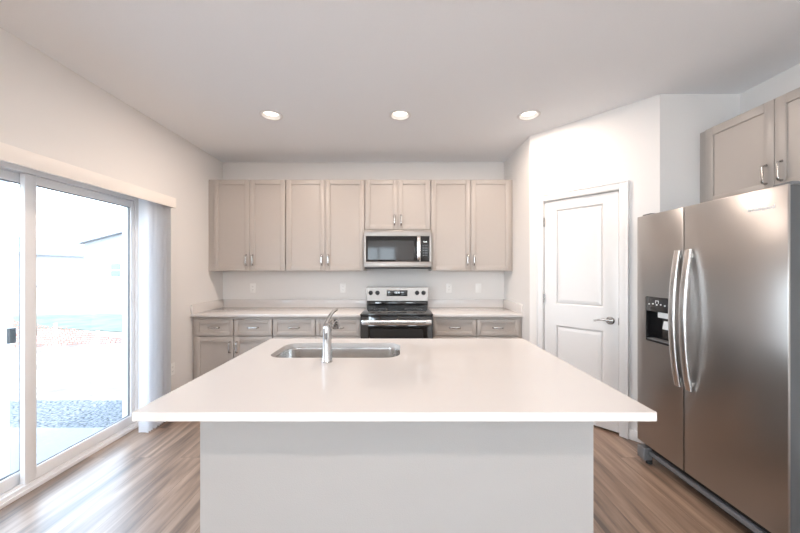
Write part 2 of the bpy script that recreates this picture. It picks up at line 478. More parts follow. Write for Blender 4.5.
# baseboards
bb = lambda *a: MB().box(*a, bevel=0.003)
structure(bb(XL, XL + 0.012, DY1, 3.55, 0, 0.083).build('baseboard_left', M['trim']))
structure(bb(XL, XL + 0.012, YB, DY0, 0, 0.083).build('baseboard_left_near', M['trim']))
structure(bb(XR - 0.012, XR, YB, 1.4, 0, 0.083).build('baseboard_right', M['trim']))
structure(bb(XL, XR, YB, YB + 0.012, 0, 0.083).build('baseboard_rear', M['trim']))
structure(bb(P2.x, XR, P2.y - 0.012, P2.y, 0, 0.083).build('baseboard_alcove', M['trim']))
o = structure(MB().box(0.0, DA - 0.072, -0.012, 0, 0, 0.083, bevel=0.003).box(DB + 0.068, L + 0.005, -0.012, 0, 0, 0.083, bevel=0.003).build('baseboard_pantry', M['trim']))
o.location = (P1.x, P1.y, 0); o.rotation_euler = (0, 0, ang)

# ------------------------------------------------------------------ pantry door (door_1)
d1 = bpy.data.objects.new('door_1', None); col.objects.link(d1); structure(d1, 'white two-panel pantry door with a nickel lever')
d1.location = (P1.x, P1.y, 0); d1.rotation_euler = (0, 0, ang)
cs = MB()
ca, cb, ct, cw = DA - 0.004, DB + 0.004, DH + 0.004, 0.066
def casing_bar(mb, x0, x1, z0, z1, vert):
    mb.box(x0, x1, -0.016, 0, z0, z1, bevel=0.003)
casing_bar(cs, ca - cw + 0.001, ca, 0.0005, ct + cw - 0.001, True); casing_bar(cs, cb, cb + cw - 0.001, 0.0005, ct + cw - 0.001, True); casing_bar(cs, ca, cb, ct, ct + cw - 0.001, False)
# outer back band
cs.box(ca - cw, ca - cw + 0.014, -0.021, 0, 0, ct + cw - 0.014, bevel=0.002).box(cb + cw - 0.014, cb + cw, -0.021, 0, 0, ct + cw - 0.014, bevel=0.002).box(ca - cw, cb + cw, -0.021, 0, ct + cw - 0.014, ct + cw, bevel=0.002)
cs.build('casing', M['trim'], d1)
MB().box(DA - 0.015, DA, 0.0, 0.11, 0, DH).box(DB, DB + 0.015, 0.0, 0.11, 0, DH).box(DA - 0.015, DB + 0.015, 0.0, 0.11, DH, DH + 0.015).build('jamb', M['trim'], d1)
slab = B(DA + 0.004, DB - 0.004, 0.004, 0.039, 0.018, DH - 0.005, 0.002).build('slab', M['trim'], d1)
def panel_moulding(x0, x1, z0, z1):
    """sunk groove and raised field cut in the slab face at y=0.004"""
    t = bmesh.new()
    def ring(ins, y):
        return [t.verts.new((x, y, z)) for x, z in ((x0 + ins, z0 + ins), (x1 - ins, z0 + ins), (x1 - ins, z1 - ins), (x0 + ins, z1 - ins))]
    rs = [ring(-0.002, 0.002), ring(0.004, 0.011), ring(0.016, 0.011), ring(0.040, 0.0045)]
    for a, b in zip(rs, rs[1:]):
        for k in range(4): t.faces.new((a[k], a[(k + 1) % 4], b[(k + 1) % 4], b[k]))
    t.faces.new(rs[-1])
    back = ring(-0.002, 0.020); 
    return t
for (z0, z1) in ((1.058, 1.958), (0.225, 0.857)):
    x0, x1 = 0.262, 0.668
    cut(slab, MB().box(x0, x1, -0.02, 0.0115, z0, z1))
    t = bmesh.new()
    rs = []
    for ins, y in ((0.0, 0.004), (0.009, 0.0115), (0.018, 0.0115), (0.045, 0.005)):
        rs.append([t.verts.new((x, y, z)) for x, z in ((x0 + ins, z0 + ins), (x1 - ins, z0 + ins), (x1 - ins, z1 - ins), (x0 + ins, z1 - ins))])
    for a, b in zip(rs, rs[1:]):
        for k in range(4): t.faces.new((a[k], a[(k + 1) % 4], b[(k + 1) % 4], b[k]))
    t.faces.new(rs[-1])
    mb = MB(); mb._join(t)
    mb.build('raised_panel', M['trim'], d1, recalc=True, angle=10)
for hz in (1.85, 1.105, 0.25):
    MB().cyl((DA + 0.0, -0.006, hz - 0.045), (DA + 0.0, -0.006, hz + 0.045), 0.006, n=12).box(DA - 0.012, DA + 0.012, -0.003, 0.003, hz - 0.044, hz + 0.044).build('hinge', M['nickel'], d1)
lx, lz = 0.722, 0.952
hd = MB().lathe([(0.0, 0.0), (0.033, 0.0), (0.033, 0.006), (0.026, 0.011), (0.0, 0.011)], (lx, 0.004, lz), (0, -1, 0)).build('door_handle', M['nickel'], d1)
lv = MB().cyl((lx, -0.006, lz), (lx, -0.050, lz), 0.0115, n=20)
pts = []
for k in range(13):
    s = k / 12
    pts.append((lx + 0.008 - 0.125 * s, -0.046 + 0.01 * s * s, lz + 0.010 * math.sin(s * math.pi * 1.5) * s + 0.004))
lv.sweep(pts, [(0.011 - 0.006 * (k / 12), 0.007 - 0.003 * (k / 12)) for k in range(13)], n=14)
lv.build('lever', M['nickel'], hd)
B(DB - 0.006, DB + 0.004, -0.002, 0.012, lz - 0.03, lz + 0.03).build('strike_plate', M['nickel'], d1)

# ------------------------------------------------------------------ sliding patio door (door_2)
d2 = bpy.data.objects.new('door_2', None); col.objects.link(d2); structure(d2, 'white sliding glass patio door')
fx1, fx0 = -2.318, -2.41
fr = MB()
fr.box(fx0, fx1, DY0, DY1, 0.0, 0.045).box(fx0, fx1, DY0, DY1, DZ - 0.045, DZ)
fr.box(fx0, fx1, DY0, DY0 + 0.035, 0.045, DZ - 0.045).box(fx0, fx1, DY1 - 0.03, DY1, 0.045, DZ - 0.045)
fr.box(-2.345, -2.340, DY0, DY1, 0.045, 0.06).box(fx1 - 0.004, fx1 + 0.012, DY0, DY1, 0.0, 0.022)
fr.build('door_frame', M['vinyl'], d2)
def slider(name, y0, y1, x0, x1, sa, sb):
    p = MB()
    z0, z1 = 0.048, DZ - 0.048
    p.box(x0 + 0.0005, x1 - 0.0005, y0 + sa - 0.004, y1 - sb + 0.004, z0 + 0.0005, z0 + 0.075, 0.003).box(x0 + 0.0005, x1 - 0.0005, y0 + sa - 0.004, y1 - sb + 0.004, z1 - 0.055, z1 - 0.0005, 0.003)
    p.box(x0, x1, y0, y0 + sa, z0, z1, 0.003).box(x0, x1, y1 - sb, y1, z0, z1, 0.003)
    e = p.build(name, M['vinyl'], d2)
    g = B((x0 + x1) / 2 - 0.008, (x0 + x1) / 2 - 0.002, y0 + sa - 0.01, y1 - sb + 0.01, z0 + 0.065, z1 - 0.045).build('glass', M['glass'], e)
    gk = MB()
    a, b, c, d = y0 + sa, y1 - sb, z0 + 0.075, z1 - 0.055
    xx0, xx1 = (x0 + x1) / 2 - 0.012, (x0 + x1) / 2 + 0.002
    gk.box(xx0, xx1, a, a + 0.006, c, d).box(xx0, xx1, b - 0.006, b, c, d).box(xx0, xx1, a, b, c, c + 0.006).box(xx0, xx1, a, b, d - 0.006, d)
    gk.build('glazing_gasket', M['greyplastic'], e)
    return e
pa = slider('fixed_panel', 2.052, DY1 - 0.032, -2.358, -2.326, 0.068, 0.034)
pb = slider('sliding_panel', DY0 + 0.037, 2.135, -2.404, -2.368, 0.06, 0.045)
MB().box(-2.345, -2.333, 2.119, 2.127, 0.965, 1.005).build('latch', M['rubber'], pa)
# outer insect screen with its latch
scn = MB()
for a, b, c, d in ((2.0, 2.062, 0.08, DZ - 0.07), (DY0 + 0.02, DY0 + 0.06, 0.08, DZ - 0.07)):
    scn.box(-2.452, -2.432, a, b, c, d)
scn.box(-2.452, -2.432, DY0 + 0.02, 2.062, 0.03, 0.08).box(-2.452, -2.432, DY0 + 0.02, 2.062, DZ - 0.07, DZ - 0.03)
sn = scn.build('screen_frame', M['vane'], d2)
MB().box(-2.431, -2.412, 2.045, 2.082, 0.925, 1.02, 0.004).box(-2.414, -2.408, 2.055, 2.07, 0.95, 0.995).build('latch', M['greyplastic'], sn)

# ------------------------------------------------------------------ vertical blinds
vb = thing('vertical_blinds', 'white vertical blinds drawn open beside the sliding glass door, under a long cream valance', 'blinds', (-2.15, 2.0, 0))
def rel(mb_obj, root):
    """keep world coordinates of a mesh modelled in world space under a located parent"""
    me = mb_obj.data
    me.transform(Matrix.Translation(-Vector(root.location)))
    return mb_obj
v = MB().box(-2.087, -2.075, 0.98, 3.07, 1.955, 2.047, bevel=0.002).box(XL, -2.0865, 3.058, 3.069, 1.956, 2.037).box(XL, -2.0865, 0.981, 0.992, 1.956, 2.037).box(XL, -2.0865, 0.981, 3.069, 2.037, 2.046)
rel(v.build('valance', M['valance'], vb), vb)
rel(B(-2.175, -2.125, 1.0, 3.05, 2.0, 2.036).build('headrail', M['vinyl'], vb), vb)
yv = 2.775
k = 0
while yv < 3.05:
    xc = -2.150
    a = math.radians(random.uniform(-10, 10) if k else -4)
    t = bmesh.new(); n = 7; wv = 0.089
    lo, hi = [], []
    for q in range(n):
        s = (q / (n - 1) - 0.5)
        cx = s * wv; cy = 0.006 * (1 - (2 * s) ** 2)
        X = xc + cx * math.cos(a) - cy * math.sin(a); Y = yv + cx * math.sin(a) + cy * math.cos(a)
        lo.append(t.verts.new((X, Y, 0.018))); hi.append(t.verts.new((X, Y, 2.0)))
    for q in range(n - 1):
        t.faces.new((lo[q], lo[q + 1], hi[q + 1], hi[q]))
    bmesh.ops.solidify(t, geom=t.faces[:], thickness=0.0012)
    m_ = MB(); m_._join(t)
    rel(m_.build('vane', M['vane'], vb), vb)
    yv += 0.025; k += 1

# ------------------------------------------------------------------ cabinets
def shaker(name, x0, x1, z0, z1, yf, parent, th=0.019, rail=0.057, drop=0.011):
    """shaker front facing -Y with its face at y=yf"""
    mb = MB()
    mb.box(x0, x1, yf + drop, yf + th, z0, z1)
    mb.box(x0, x0 + rail, yf, yf + th, z0, z1, 0.0012).box(x1 - rail, x1, yf, yf + th, z0, z1, 0.0012)
    mb.box(x0 + rail, x1 - rail, yf, yf + th, z1 - rail, z1, 0.0012).box(x0 + rail, x1 - rail, yf, yf + th, z0, z0 + rail, 0.0012)
    return mb.build(name, M['cabinet'], parent)
def pull(cx, cz, yf, parent, vertical, name='handle', length=0.125):
    mb = MB()
    h = length / 2
    pts, rad = [], []
    for k in range(15):
        s = -1 + 2 * k / 14
        off = 0.027 * (1 - abs(s) ** 9) + 0.004
        p = (cx, yf - off, cz + s * h) if vertical else (cx + s * h, yf - off, cz)
        pts.append(p); rad.append((0.0082, 0.0038))
    mb.sweep(pts, rad, n=10, side=(1, 0, 0) if vertical else (0, 0, 1), flat=0.7)
    for s in (-1, 1):
        c = (cx, cz + s * (h - 0.006)) if vertical else (cx + s * (h - 0.006), cz)
        mb.cyl((c[0], yf + 0.0, c[1]), (c[0], yf - 0.012, c[1]), 0.0065, n=12)
    return mb.build(name, M['nickel'], parent)

UY = 3.849; GAP = 0.0022
def upper(x0, x1, z0, z1, split, label, name='wall_cabinet', filler=None, hz=None):
    t = thing(name, label, 'cabinet', ((x0 + x1) / 2, D - 0.15, z0), 0, 'wall cabinets over the back worktop')
    lo = Vector(t.location)
    parts = []
    c = MB().box(x0, x1, UY + 0.021, D, z0, z1)
    parts.append(c.build('carcass', M['cabinet'], t))
    if filler:
        parts.append(B(filler[0], filler[1], UY + 0.02, UY + 0.05, z0, z1).build('filler_strip', M['cabinet'], t))
    for a, b, hx in ((x0 + 0.004, split - GAP, split - 0.038), (split + GAP, x1 - 0.004, split + 0.038)):
        dr = shaker('door', a, b, z0 + 0.004, z1 - 0.004, UY, t); parts.append(dr)
        h = pull(hx, (z0 + 0.128) if hz is None else hz, UY, dr, True)
        rel(h, t)
    for p in parts: rel(p, t)
    return t
upper(-2.172, -1.333, 1.372, 2.438, -1.749, 'tall two-door greige wall cabinet, leftmost, against the left wall', filler=(XL, -2.172))
upper(-1.329, -0.411, 1.372, 2.438, -0.872, 'tall two-door greige wall cabinet directly left of the microwave')
upper(-0.408, 0.357, 1.849, 2.438, -0.026, 'short two-door greige wall cabinet directly above the microwave', hz=1.965)
upper(0.360, 1.291, 1.372, 2.438, 0.823, 'tall two-door greige wall cabinet directly right of the microwave', filler=(1.291, P1.x))

LY = 3.55
def lower(x0, x1, splits, label, filler=None):
    t = thing('base_cabinet', label, 'cabinet', ((x0 + x1) / 2, D - 0.3, 0), 0, 'base cabinets under the back worktop')
    parts = [MB().box(x0, x1, LY + 0.021, D - 0.002, 0.10, 0.884).build('carcass', M['cabinet'], t),
             B(x0, x1, LY + 0.08, D - 0.002, 0.0, 0.10).build('toe_kick', M['cabinet'], t)]
    if filler: parts.append(B(filler[0], filler[1], LY + 0.02, LY + 0.05, 0.0, 0.884).build('filler_strip', M['cabinet'], t))
    a, b, s = x0 + 0.005, x1 - 0.005, splits
    for p, q, hx in ((a, s - 0.004, s - 0.037), (s + 0.004, b, s + 0.037)):
        dw = shaker('drawer', p, q, 0.678, 0.852, LY, t, rail=0.042); parts.append(dw)
        rel(pull((p + q) / 2, 0.765, LY, dw, False), t)
        dr = shaker('door', p, q, 0.115, 0.668, LY, t); parts.append(dr)
        rel(pull(hx, 0.555, LY, dr, True), t)
    for p in parts: rel(p, t)
    return t
lower(-2.205, -1.368, -1.784, 'greige base cabinet with two drawers and two doors, leftmost beside the left wall', filler=(XL + 0.002, -2.205))
lower(-1.366, -0.421, -0.908, 'greige base cabinet directly left of the black range, behind the faucet')
lower(0.352, 1.282, 0.823, 'greige base cabinet right of the black range, by the pantry corner', filler=(1.282, P1.x - 0.002))

def worktop(x0, x1, label, side_x, side_dir):
    t = thing('worktop', label, 'worktop', ((x0 + x1) / 2, D - 0.32, 0.884))
    ps = [MB().box(x0, x1, 3.528, D, 0.884, 0.914, bevel=0.002).build('slab', M['quartz'], t)]
    s = MB().box(x0, x1, D - 0.02, D, 0.914, 1.014, bevel=0.0015)
    if side_dir > 0: s.box(side_x, side_x + 0.02, 3.535, D - 0.02, 0.914, 1.014, bevel=0.0015)
    else: s.box(side_x - 0.02, side_x, 3.535, D - 0.02, 0.914, 1.014, bevel=0.0015)
    ps.append(s.build('backsplash', M['quartz'], t))
    for p in ps: rel(p, t)
worktop(XL, -0.418, 'white quartz worktop left of the range with a low upstand', XL, 1)
worktop(0.348, P1.x, 'white quartz worktop right of the range with a low upstand', P1.x, -1)

# ------------------------------------------------------------------ recessed ceiling lights
names = ['leftmost of the three ceiling lights in front of the cabinets', 'middle of the three ceiling lights, above the range', 'rightmost of the three ceiling lights, nearest the pantry door']
t0 = thing('recessed_light', 'round lit recessed light, ' + names[0], 'ceiling light', (lamp_spots[0][0], lamp_spots[0][1], H), 0, 'recessed ceiling lights over the kitchen')
MB().lathe([(0.076, 0.0), (0.097, 0.0), (0.098, -0.003), (0.095, -0.006), (0.080, -0.008), (0.076, -0.006), (0.076, 0.0)], n=48).build('trim_ring', M['trim'], t0)
MB().lathe([(0.076, -0.005), (0.077, 0.0), (0.062, 0.024), (0.0685, 0.026), (0.0785, 0.001), (0.076, -0.005)], n=48).build('baffle', M['trim'], t0)
MB().lathe([(0.0, 0.018), (0.063, 0.018), (0.063, 0.024), (0.0, 0.024)], n=48).build('lens', M['lens'], t0)
ll = bpy.data.lights.new('lamp_glow', 'AREA'); ll.shape = 'DISK'; ll.size = 0.115; ll.energy = LAMP_W; ll.spread = math.radians(180); ll.color = LAMP_COL
for i, (x, y) in enumerate(lamp_spots):
    c = t0 if i == 0 else copy_tree(t0)
    c.location = (x, y, H)
    if 0 < i < 3: c['label'] = 'round lit recessed light, ' + names[i]
    if i >= 3:
        c['label'] = 'round lit recessed ceiling light behind the viewpoint'; c['group'] = 'recessed ceiling lights behind the viewpoint'
    lo_ = bpy.data.objects.new('lamp_glow', ll); lo_.location = (x, y, H - 0.0105); col.objects.link(lo_)

# ------------------------------------------------------------------ microwave
mw = thing('microwave', 'stainless over-the-range microwave with a black glass door', 'microwave', (-0.026, 3.98, 1.40))
mx0, mx1, mz0, mz1, my = -0.410, 0.358, 1.405, 1.842, 3.785
ps = []
ps.append(MB().box(mx0 + 0.003, mx1 - 0.003, my + 0.03, D, mz0 + 0.01, mz1).build('case', M['sidegrey'], mw))
ps.append(MB().box(mx0 + 0.003, mx1 - 0.003, my + 0.01, D, mz0 - 0.008, mz0 + 0.0095).build('vent_base', M['rubber'], mw))
gx0, gx1, gz0, gz1 = mx0 + 0.020, mx1 - 0.020, 1.478, 1.770
fr = MB()
fr.box(mx0, mx1, my, my + 0.03, gz1, mz1 - 0.003, 0.002).box(mx0, mx1, my, my + 0.03, mz0 + 0.010, gz0, 0.002)
fr.box(mx0, gx0, my, my + 0.03, gz0, gz1).box(gx1, mx1, my, my + 0.03, gz0, gz1)
ps.append(fr.build('steel_frame', M['steel_h'], mw))
px_split = 0.232
ps.append(MB().box(gx0, px_split, my + 0.003, my + 0.03, gz0, gz1, bevel=0.001).build('door', M['blackglass'], mw))
dwin = MB().prism(rrect(gx0 + 0.022, px_split - 0.075, gz0 + 0.025, gz1 - 0.05, 0.012), my + 0.0015, my + 0.004, 'xz').build('door_window', M['window_glass'], ps[-1]); rel(dwin, mw)
cp = MB().box(px_split + 0.004, gx1, my + 0.003, my + 0.03, gz0, gz1, bevel=0.001).build('control_panel', M['black'], mw); ps.append(cp)
def text(s, size, loc, rot, material, parent, name, extrude=0.0004, bold=0.0, sx=1.0):
    c = bpy.data.curves.new(name, 'FONT'); c.body = s; c.size = size; c.align_x = 'CENTER'; c.align_y = 'CENTER'; c.extrude = extrude; c.offset = bold
    tmp = bpy.data.objects.new(name, c); col.objects.link(tmp)
    dg = bpy.context.evaluated_depsgraph_get(); dg.update()
    me = bpy.data.meshes.new_from_object(tmp.evaluated_get(dg)); bpy.data.objects.remove(tmp)
    me.transform(Matrix.Translation(loc) @ rot @ Matrix.Diagonal((sx, 1, 1, 1)))
    me.materials.clear(); me.materials.append(material); me.name = name
    o = bpy.data.objects.new(name, me); col.objects.link(o); o.parent = parent
    return o
RF = Matrix.Rotation(math.pi / 2, 4, 'X')           # faces -Y
RL = Matrix.Rotation(-math.pi / 2, 4, 'Z') @ RF     # faces -X
dg_ = text('12:00', 0.020, (0.286, my + 0.0024, 1.706), RF, M['digits'], cp, 'clock_digits', bold=0.0004); rel(dg_, mw)
for r in range(5):
    for c in range(3):
        rel(B(0.262 + c * 0.02, 0.272 + c * 0.02, my + 0.0023, my + 0.004, 1.66 - r * 0.028, 1.666 - r * 0.028).build('key', M['greyplastic'], cp), mw)
hm = MB()
pts = [(0.213, my - 0.008 - 0.03 * (1 - abs(-1 + 2 * k / 20) ** 6), gz0 + 0.008 + (gz1 - gz0 - 0.012) * k / 20) for k in range(21)]
hm.sweep(pts, (0.0205, 0.008), n=16, side=(1, 0, 0), flat=0.6)
hm.box(0.203, 0.223, my - 0.012, my + 0.004, gz0 + 0.012, gz0 + 0.03).box(0.203, 0.223, my - 0.012, my + 0.004, gz1 - 0.03, gz1 - 0.012)
ps.append(hm.build('handle', M['handle'], mw))
for p in ps: rel(p, mw)

# ------------------------------------------------------------------ range
rg = thing('range', 'freestanding electric range with black glass cooktop and stainless back panel', 'range', (-0.035, 3.8, 0))
rx0, rx1 = -0.416, 0.346
ps = []
ps.append(MB().box(rx0 + 0.002, rx1 - 0.002, 3.50, 4.13, 0.03, 0.902).build('body', M['black'], rg))
ps.append(MB().box(rx0 - 0.001, rx1 + 0.001, 3.462, 4.10, 0.903, 0.921, bevel=0.003).build('cooktop', M['blackglass'], rg))
ct_ = ps[-1]
for bx, by, br_ in ((-0.23, 3.64, 0.105), (0.16, 3.64, 0.085), (-0.23, 3.92, 0.08), (0.16, 3.92, 0.105)):
    m_ = MB()
    m_.lathe([(br_ - 0.002, 0.9212), (br_ - 0.002, 0.9215), (br_, 0.9215), (br_, 0.9212)], (bx, by, 0), n=48)
    rel(m_.build('burner_ring', M['greyplastic'], ct_), rg)
bgd = MB().box(rx0 + 0.004, rx1 - 0.004, 4.10, 4.17, 0.90, 1.0)
ps.append(bgd.build('backguard_base', M['black'], rg))
ps.append(MB().box(rx0 + 0.012, rx1 - 0.012, 4.088, 4.10, 0.945, 0.998, bevel=0.004).build('vent_band', M['blackglass'], rg))
bp_ = MB().prism([(4.096, 1.003), (4.172, 1.003), (4.172, 1.172), (4.110, 1.172), (4.104, 1.168)], rx0 + 0.001, rx1 - 0.001, 'yz').build('control_panel', M['steel_h'], rg); ps.append(bp_)
def yp(z): return 4.096 + (z - 1.003) / (1.168 - 1.003) * 0.008
dsp = MB().box(-0.165, 0.092, yp(1.10) - 0.003, yp(1.10) + 0.01, 1.060, 1.132, bevel=0.001).build('display', M['blackglass'], bp_); rel(dsp, rg)
tx = text('12:30', 0.030, (-0.035, yp(1.10) - 0.0035, 1.104), RF, M['digits'], dsp, 'clock_digits', bold=0.0006); rel(tx, rg)
for r in range(3):
    for c in range(3):
        for sx in (-1, 1):
            rel(B(-0.0365 + sx * (0.062 + c * 0.024) - 0.006, -0.0365 + sx * (0.062 + c * 0.024) + 0.006, yp(1.1) - 0.0036, yp(1.1) - 0.002, 1.075 + r * 0.018, 1.081 + r * 0.018).build('key', M['greyplastic'], dsp), rg)
for kx in (-0.363, -0.279, 0.212, 0.292):
    kn = MB().lathe([(0.0, 0.030), (0.019, 0.030), (0.022, 0.026), (0.024, 0.006), (0.028, 0.0)], (kx, yp(1.10), 1.10), (0, -1, 0), n=28)
    kn.box(kx - 0.005, kx + 0.005, yp(1.1) - 0.040, yp(1.1) - 0.028, 1.080, 1.120, bevel=0.002)
    rel(kn.build('knob', M['black'], bp_), rg)
dr = MB().box(rx0 + 0.003, rx1 - 0.003, 3.462, 3.498, 0.245, 0.898, bevel=0.004).build('oven_door', M['blackglass'], rg); ps.append(dr)
ow = MB().prism(rrect(rx0 + 0.10, rx1 - 0.10, 0.36, 0.765, 0.02), 3.459, 3.463, 'xz').build('oven_window', M['window_glass'], dr); rel(ow, rg)
hh = MB()
zc = 0.842
pts = [(rx0 + 0.022 + (rx1 - rx0 - 0.044) * k / 24, 3.428 - 0.022 * (1 - abs(-1 + 2 * k / 24) ** 8), zc) for k in range(25)]
hh.sweep(pts, (0.026, 0.010), n=18, side=(0, 0, 1), flat=0.7)
for s in (rx0 + 0.05, rx1 - 0.05): hh.box(s - 0.014, s + 0.014, 3.412, 3.463, zc - 0.014, zc + 0.014, bevel=0.003)
h_ = hh.build('handle', M['handle'], dr); rel(h_, rg)
ps.append(MB().box(rx0 + 0.003, rx1 - 0.003, 3.468, 3.498, 0.06, 0.238, bevel=0.004).build('storage_drawer', M['black'], rg))
for fx in (rx0 + 0.05, rx1 - 0.05):
    for fy in (3.56, 4.06): ps.append(MB().cyl((fx, fy, 0), (fx, fy, 0.03), 0.018).build('foot', M['rubber'], rg))
for p in ps: rel(p, rg)

# ------------------------------------------------------------------ wall outlets
def outlet(kind):
    t = thing('outlet', '', 'outlet')
    MB().box(-0.036, 0.036, -0.005, 0.0, -0.058, 0.058, bevel=0.002).build('cover_plate', M['outlet'], t)
    if kind == 'outlet':
        for s in (-1, 1):
            f = MB().prism(rrect(-0.016, 0.016, s * 0.0205 - 0.014, s * 0.0205 + 0.014, 0.008, 5), -0.0068, -0.004, 'xz').build('receptacle', M['outlet'], t)
            MB().box(-0.0075, -0.0055, -0.0072, -0.0064, s * 0.0205 - 0.003, s * 0.0205 + 0.006).box(0.0055, 0.0075, -0.0072, -0.0064, s * 0.0205 - 0.003, s * 0.0205 + 0.005).cyl((0, -0.0064, s * 0.0205 - 0.008), (0, -0.0072, s * 0.0205 - 0.008), 0.0022, n=10).build('slots', M['darkslot'], f)
    else:
        MB().box(-0.0165, 0.0165, -0.0085, -0.004, -0.033, 0.033, bevel=0.002).build('rocker', M['outlet'], t)
    return t
o1 = outlet('outlet'); o1.location = (-1.857, D, 1.155); o1['label'] = 'white outlet on the back wall under the leftmost wall cabinet'
o1['group'] = 'outlets above the worktop'
for x, lab in ((-0.72, 'white outlet on the back wall just left of the range'), (0.62, 'white outlet on the back wall, nearer to the right of the range')):
    c = copy_tree(o1); c.location = (x, D, 1.155); c['label'] = lab
o2 = outlet('switch'); o2.name = 'light_switch'; o2['category'] = 'switch'; o2.location = (0.99, D, 1.155); o2['label'] = 'white rocker switch on the back wall, nearest the pantry corner'
c = copy_tree(o1); c.location = (XL, 3.25, 0.41); c.rotation_euler = (0, 0, math.pi / 2); c['label'] = 'white outlet low on the left wall between the blinds and the base cabinet'
del c['group']

# ------------------------------------------------------------------ kitchen island
IX0, IX1, IY0, IY1 = -0.879, 0.843, 1.086, 2.26
BX0, BX1, BY0, BY1 = -0.845, 0.818, 1.40, 2.215
ib = thing('kitchen_island', 'pale grey painted kitchen island with a textured front wall, under the large worktop', 'kitchen island', (0, 1.8, 0))
ps = [MB().box(BX0, BX1, BY0, BY0 + 0.11, 0, 0.884).build('knee_wall', M['knee'], ib),
      MB().box(BX0, BX0 + 0.018, BY0 + 0.11, BY1 - 0.02, 0, 0.884).build('side_panel', M['knee'], ib),
      MB().box(BX1 - 0.018, BX1, BY0 + 0.11, BY1 - 0.02, 0, 0.884).build('side_panel', M['knee'], ib),
      MB().box(BX0 + 0.018, BX1 - 0.018, BY0 + 0.11, BY1 - 0.02, 0.09, 0.108).box(BX0 + 0.018, BX1 - 0.018, BY1 - 0.10, BY1 - 0.085, 0, 0.09).build('floor_panel', M['cabinet'], ib)]
n_ = 4; wd = (BX1 - BX0 - 0.01) / n_
for k in range(n_):
    x0 = BX0 + 0.005 + k * wd
    m_ = MB(); a, b, z0, z1, yf = x0 + 0.002, x0 + wd - 0.002, 0.115, 0.87, BY1
    m_.box(a, b, yf - 0.019, yf - 0.007, z0, z1).box(a, a + 0.057, yf - 0.019, yf, z0, z1).box(b - 0.057, b, yf - 0.019, yf, z0, z1).box(a + 0.057, b - 0.057, yf - 0.019, yf, z1 - 0.057, z1).box(a + 0.057, b - 0.057, yf - 0.019, yf, z0, z0 + 0.057)
    d_ = m_.build('door', M['cabinet'], ib); ps.append(d_)
    hx = b - 0.035 if k % 2 == 0 else a + 0.035
    mh = MB()
    pts = [(hx, yf + 0.004 + 0.028 * (1 - abs(-1 + 2 * q / 14) ** 4), 0.70 + 0.125 * q / 14) for q in range(15)]
    mh.sweep(pts, (0.0062, 0.0035), n=10, side=(1, 0, 0), flat=0.7)
    rel(mh.build('handle', M['nickel'], d_), ib)
for p in ps: rel(p, ib)

SX0, SX1, SY0, SY1 = -0.715, 0.0, 1.763, 2.122
isl = MB().box(IX0, IX1, IY0, IY1, 0.8845, 0.914).build('island_worktop', M['quartz'])
cut(isl, MB().prism(rrect(SX0, SX1, SY0, SY1, 0.085, 12), 0.85, 0.95))
tag(isl, 'large white quartz island worktop with a sink cut-out', 'worktop')
# undermount sink: shell lofted through rounded rectangles
t = bmesh.new()
def ring(ins, r, z):
    return [t.verts.new((x, y, z)) for x, y in rrect(SX0 + ins, SX1 - ins, SY0 + ins, SY1 - ins, r, 12)]
levels = [(-0.022, 0.10, 0.882), (-0.004, 0.088, 0.882), (-0.002, 0.086, 0.870), (0.004, 0.082, 0.72), (0.012, 0.075, 0.695), (0.035, 0.06, 0.682), (0.12, 0.04, 0.678)]
rs = [ring(*l) for l in levels]
for a, b in zip(rs, rs[1:]):
    for k in range(len(a)): t.faces.new((a[k], a[(k + 1) % len(a)], b[(k + 1) % len(b)], b[k]))
t.faces.new(rs[-1])
bmesh.ops.recalc_face_normals(t, faces=t.faces[:])
m_ = MB(); m_._join(t)
sk = thing('sink', 'stainless steel undermount sink set in the island worktop', 'sink', ((SX0 + SX1) / 2, (SY0 + SY1) / 2, 0.68))
bs = m_.build('basin', M['sinksteel'], sk); rel(bs, sk)
dn = MB().lathe([(0.057, 0.679), (0.057, 0.682), (0.045, 0.681), (0.02, 0.679), (0.0, 0.679)], ((SX0 + SX1) / 2, (SY0 + SY1) / 2, 0.0)).build('drain', M['chrome'], sk); rel(dn, sk)

# faucet
fc = thing('faucet', 'chrome single-lever pull-out faucet at the near rim of the island sink', 'faucet', (-0.372, 1.69, 0.914))
MB().lathe([(0.0, 0.0), (0.0275, 0.0), (0.0275, 0.004), (0.0255, 0.008), (0.0245, 0.012), (0.0225, 0.10), (0.021, 0.165), (0.020, 0.176), (0.0165, 0.188), (0.009, 0.196), (0.0, 0.198)], n=32).build('body', M['chrome'], fc)
sp = MB()
pts = []
for k in range(12):
    q = k / 11
    pts.append((0.002 * q, 0.190 * q, 0.140 + 0.040 * math.sin(q * math.pi * 0.72)))
sp.sweep(pts, [0.0175 - 0.002 * math.sin(k / 11 * math.pi) for k in range(12)], n=20)
s_ = sp.build('spout', M['chrome'], fc)
e = Vector(pts[-1])
MB().lathe([(0.0, 0.026), (0.016, 0.024), (0.021, 0.012), (0.0215, -0.018), (0.019, -0.034), (0.0, -0.034)], e + Vector((0.0, 0.008, -0.004)), (0, -0.5, 0.86), n=24).build('spray_head', M['chrome'], s_)
MB().lathe([(0.0, -0.003), (0.014, -0.003), (0.015, 0.0), (0.0, 0.001)], e + Vector((0.0, 0.0255, -0.034)), (0, -0.5, 0.86), n=20).build('nozzle', M['rubber'], s_)
lv = MB()
pts = []
for k in range(14):
    q = k / 13
    pts.append((-0.010 + 0.034 * q ** 1.3, -0.010 + 0.150 * q, 0.176 + 0.074 * math.sin(q * math.pi * 0.5)))
lv.sweep(pts, [(0.0135 - 0.0045 * (k / 13), 0.009 - 0.0045 * (k / 13)) for k in range(14)], n=14)
lv.build('lever', M['chrome'], fc)
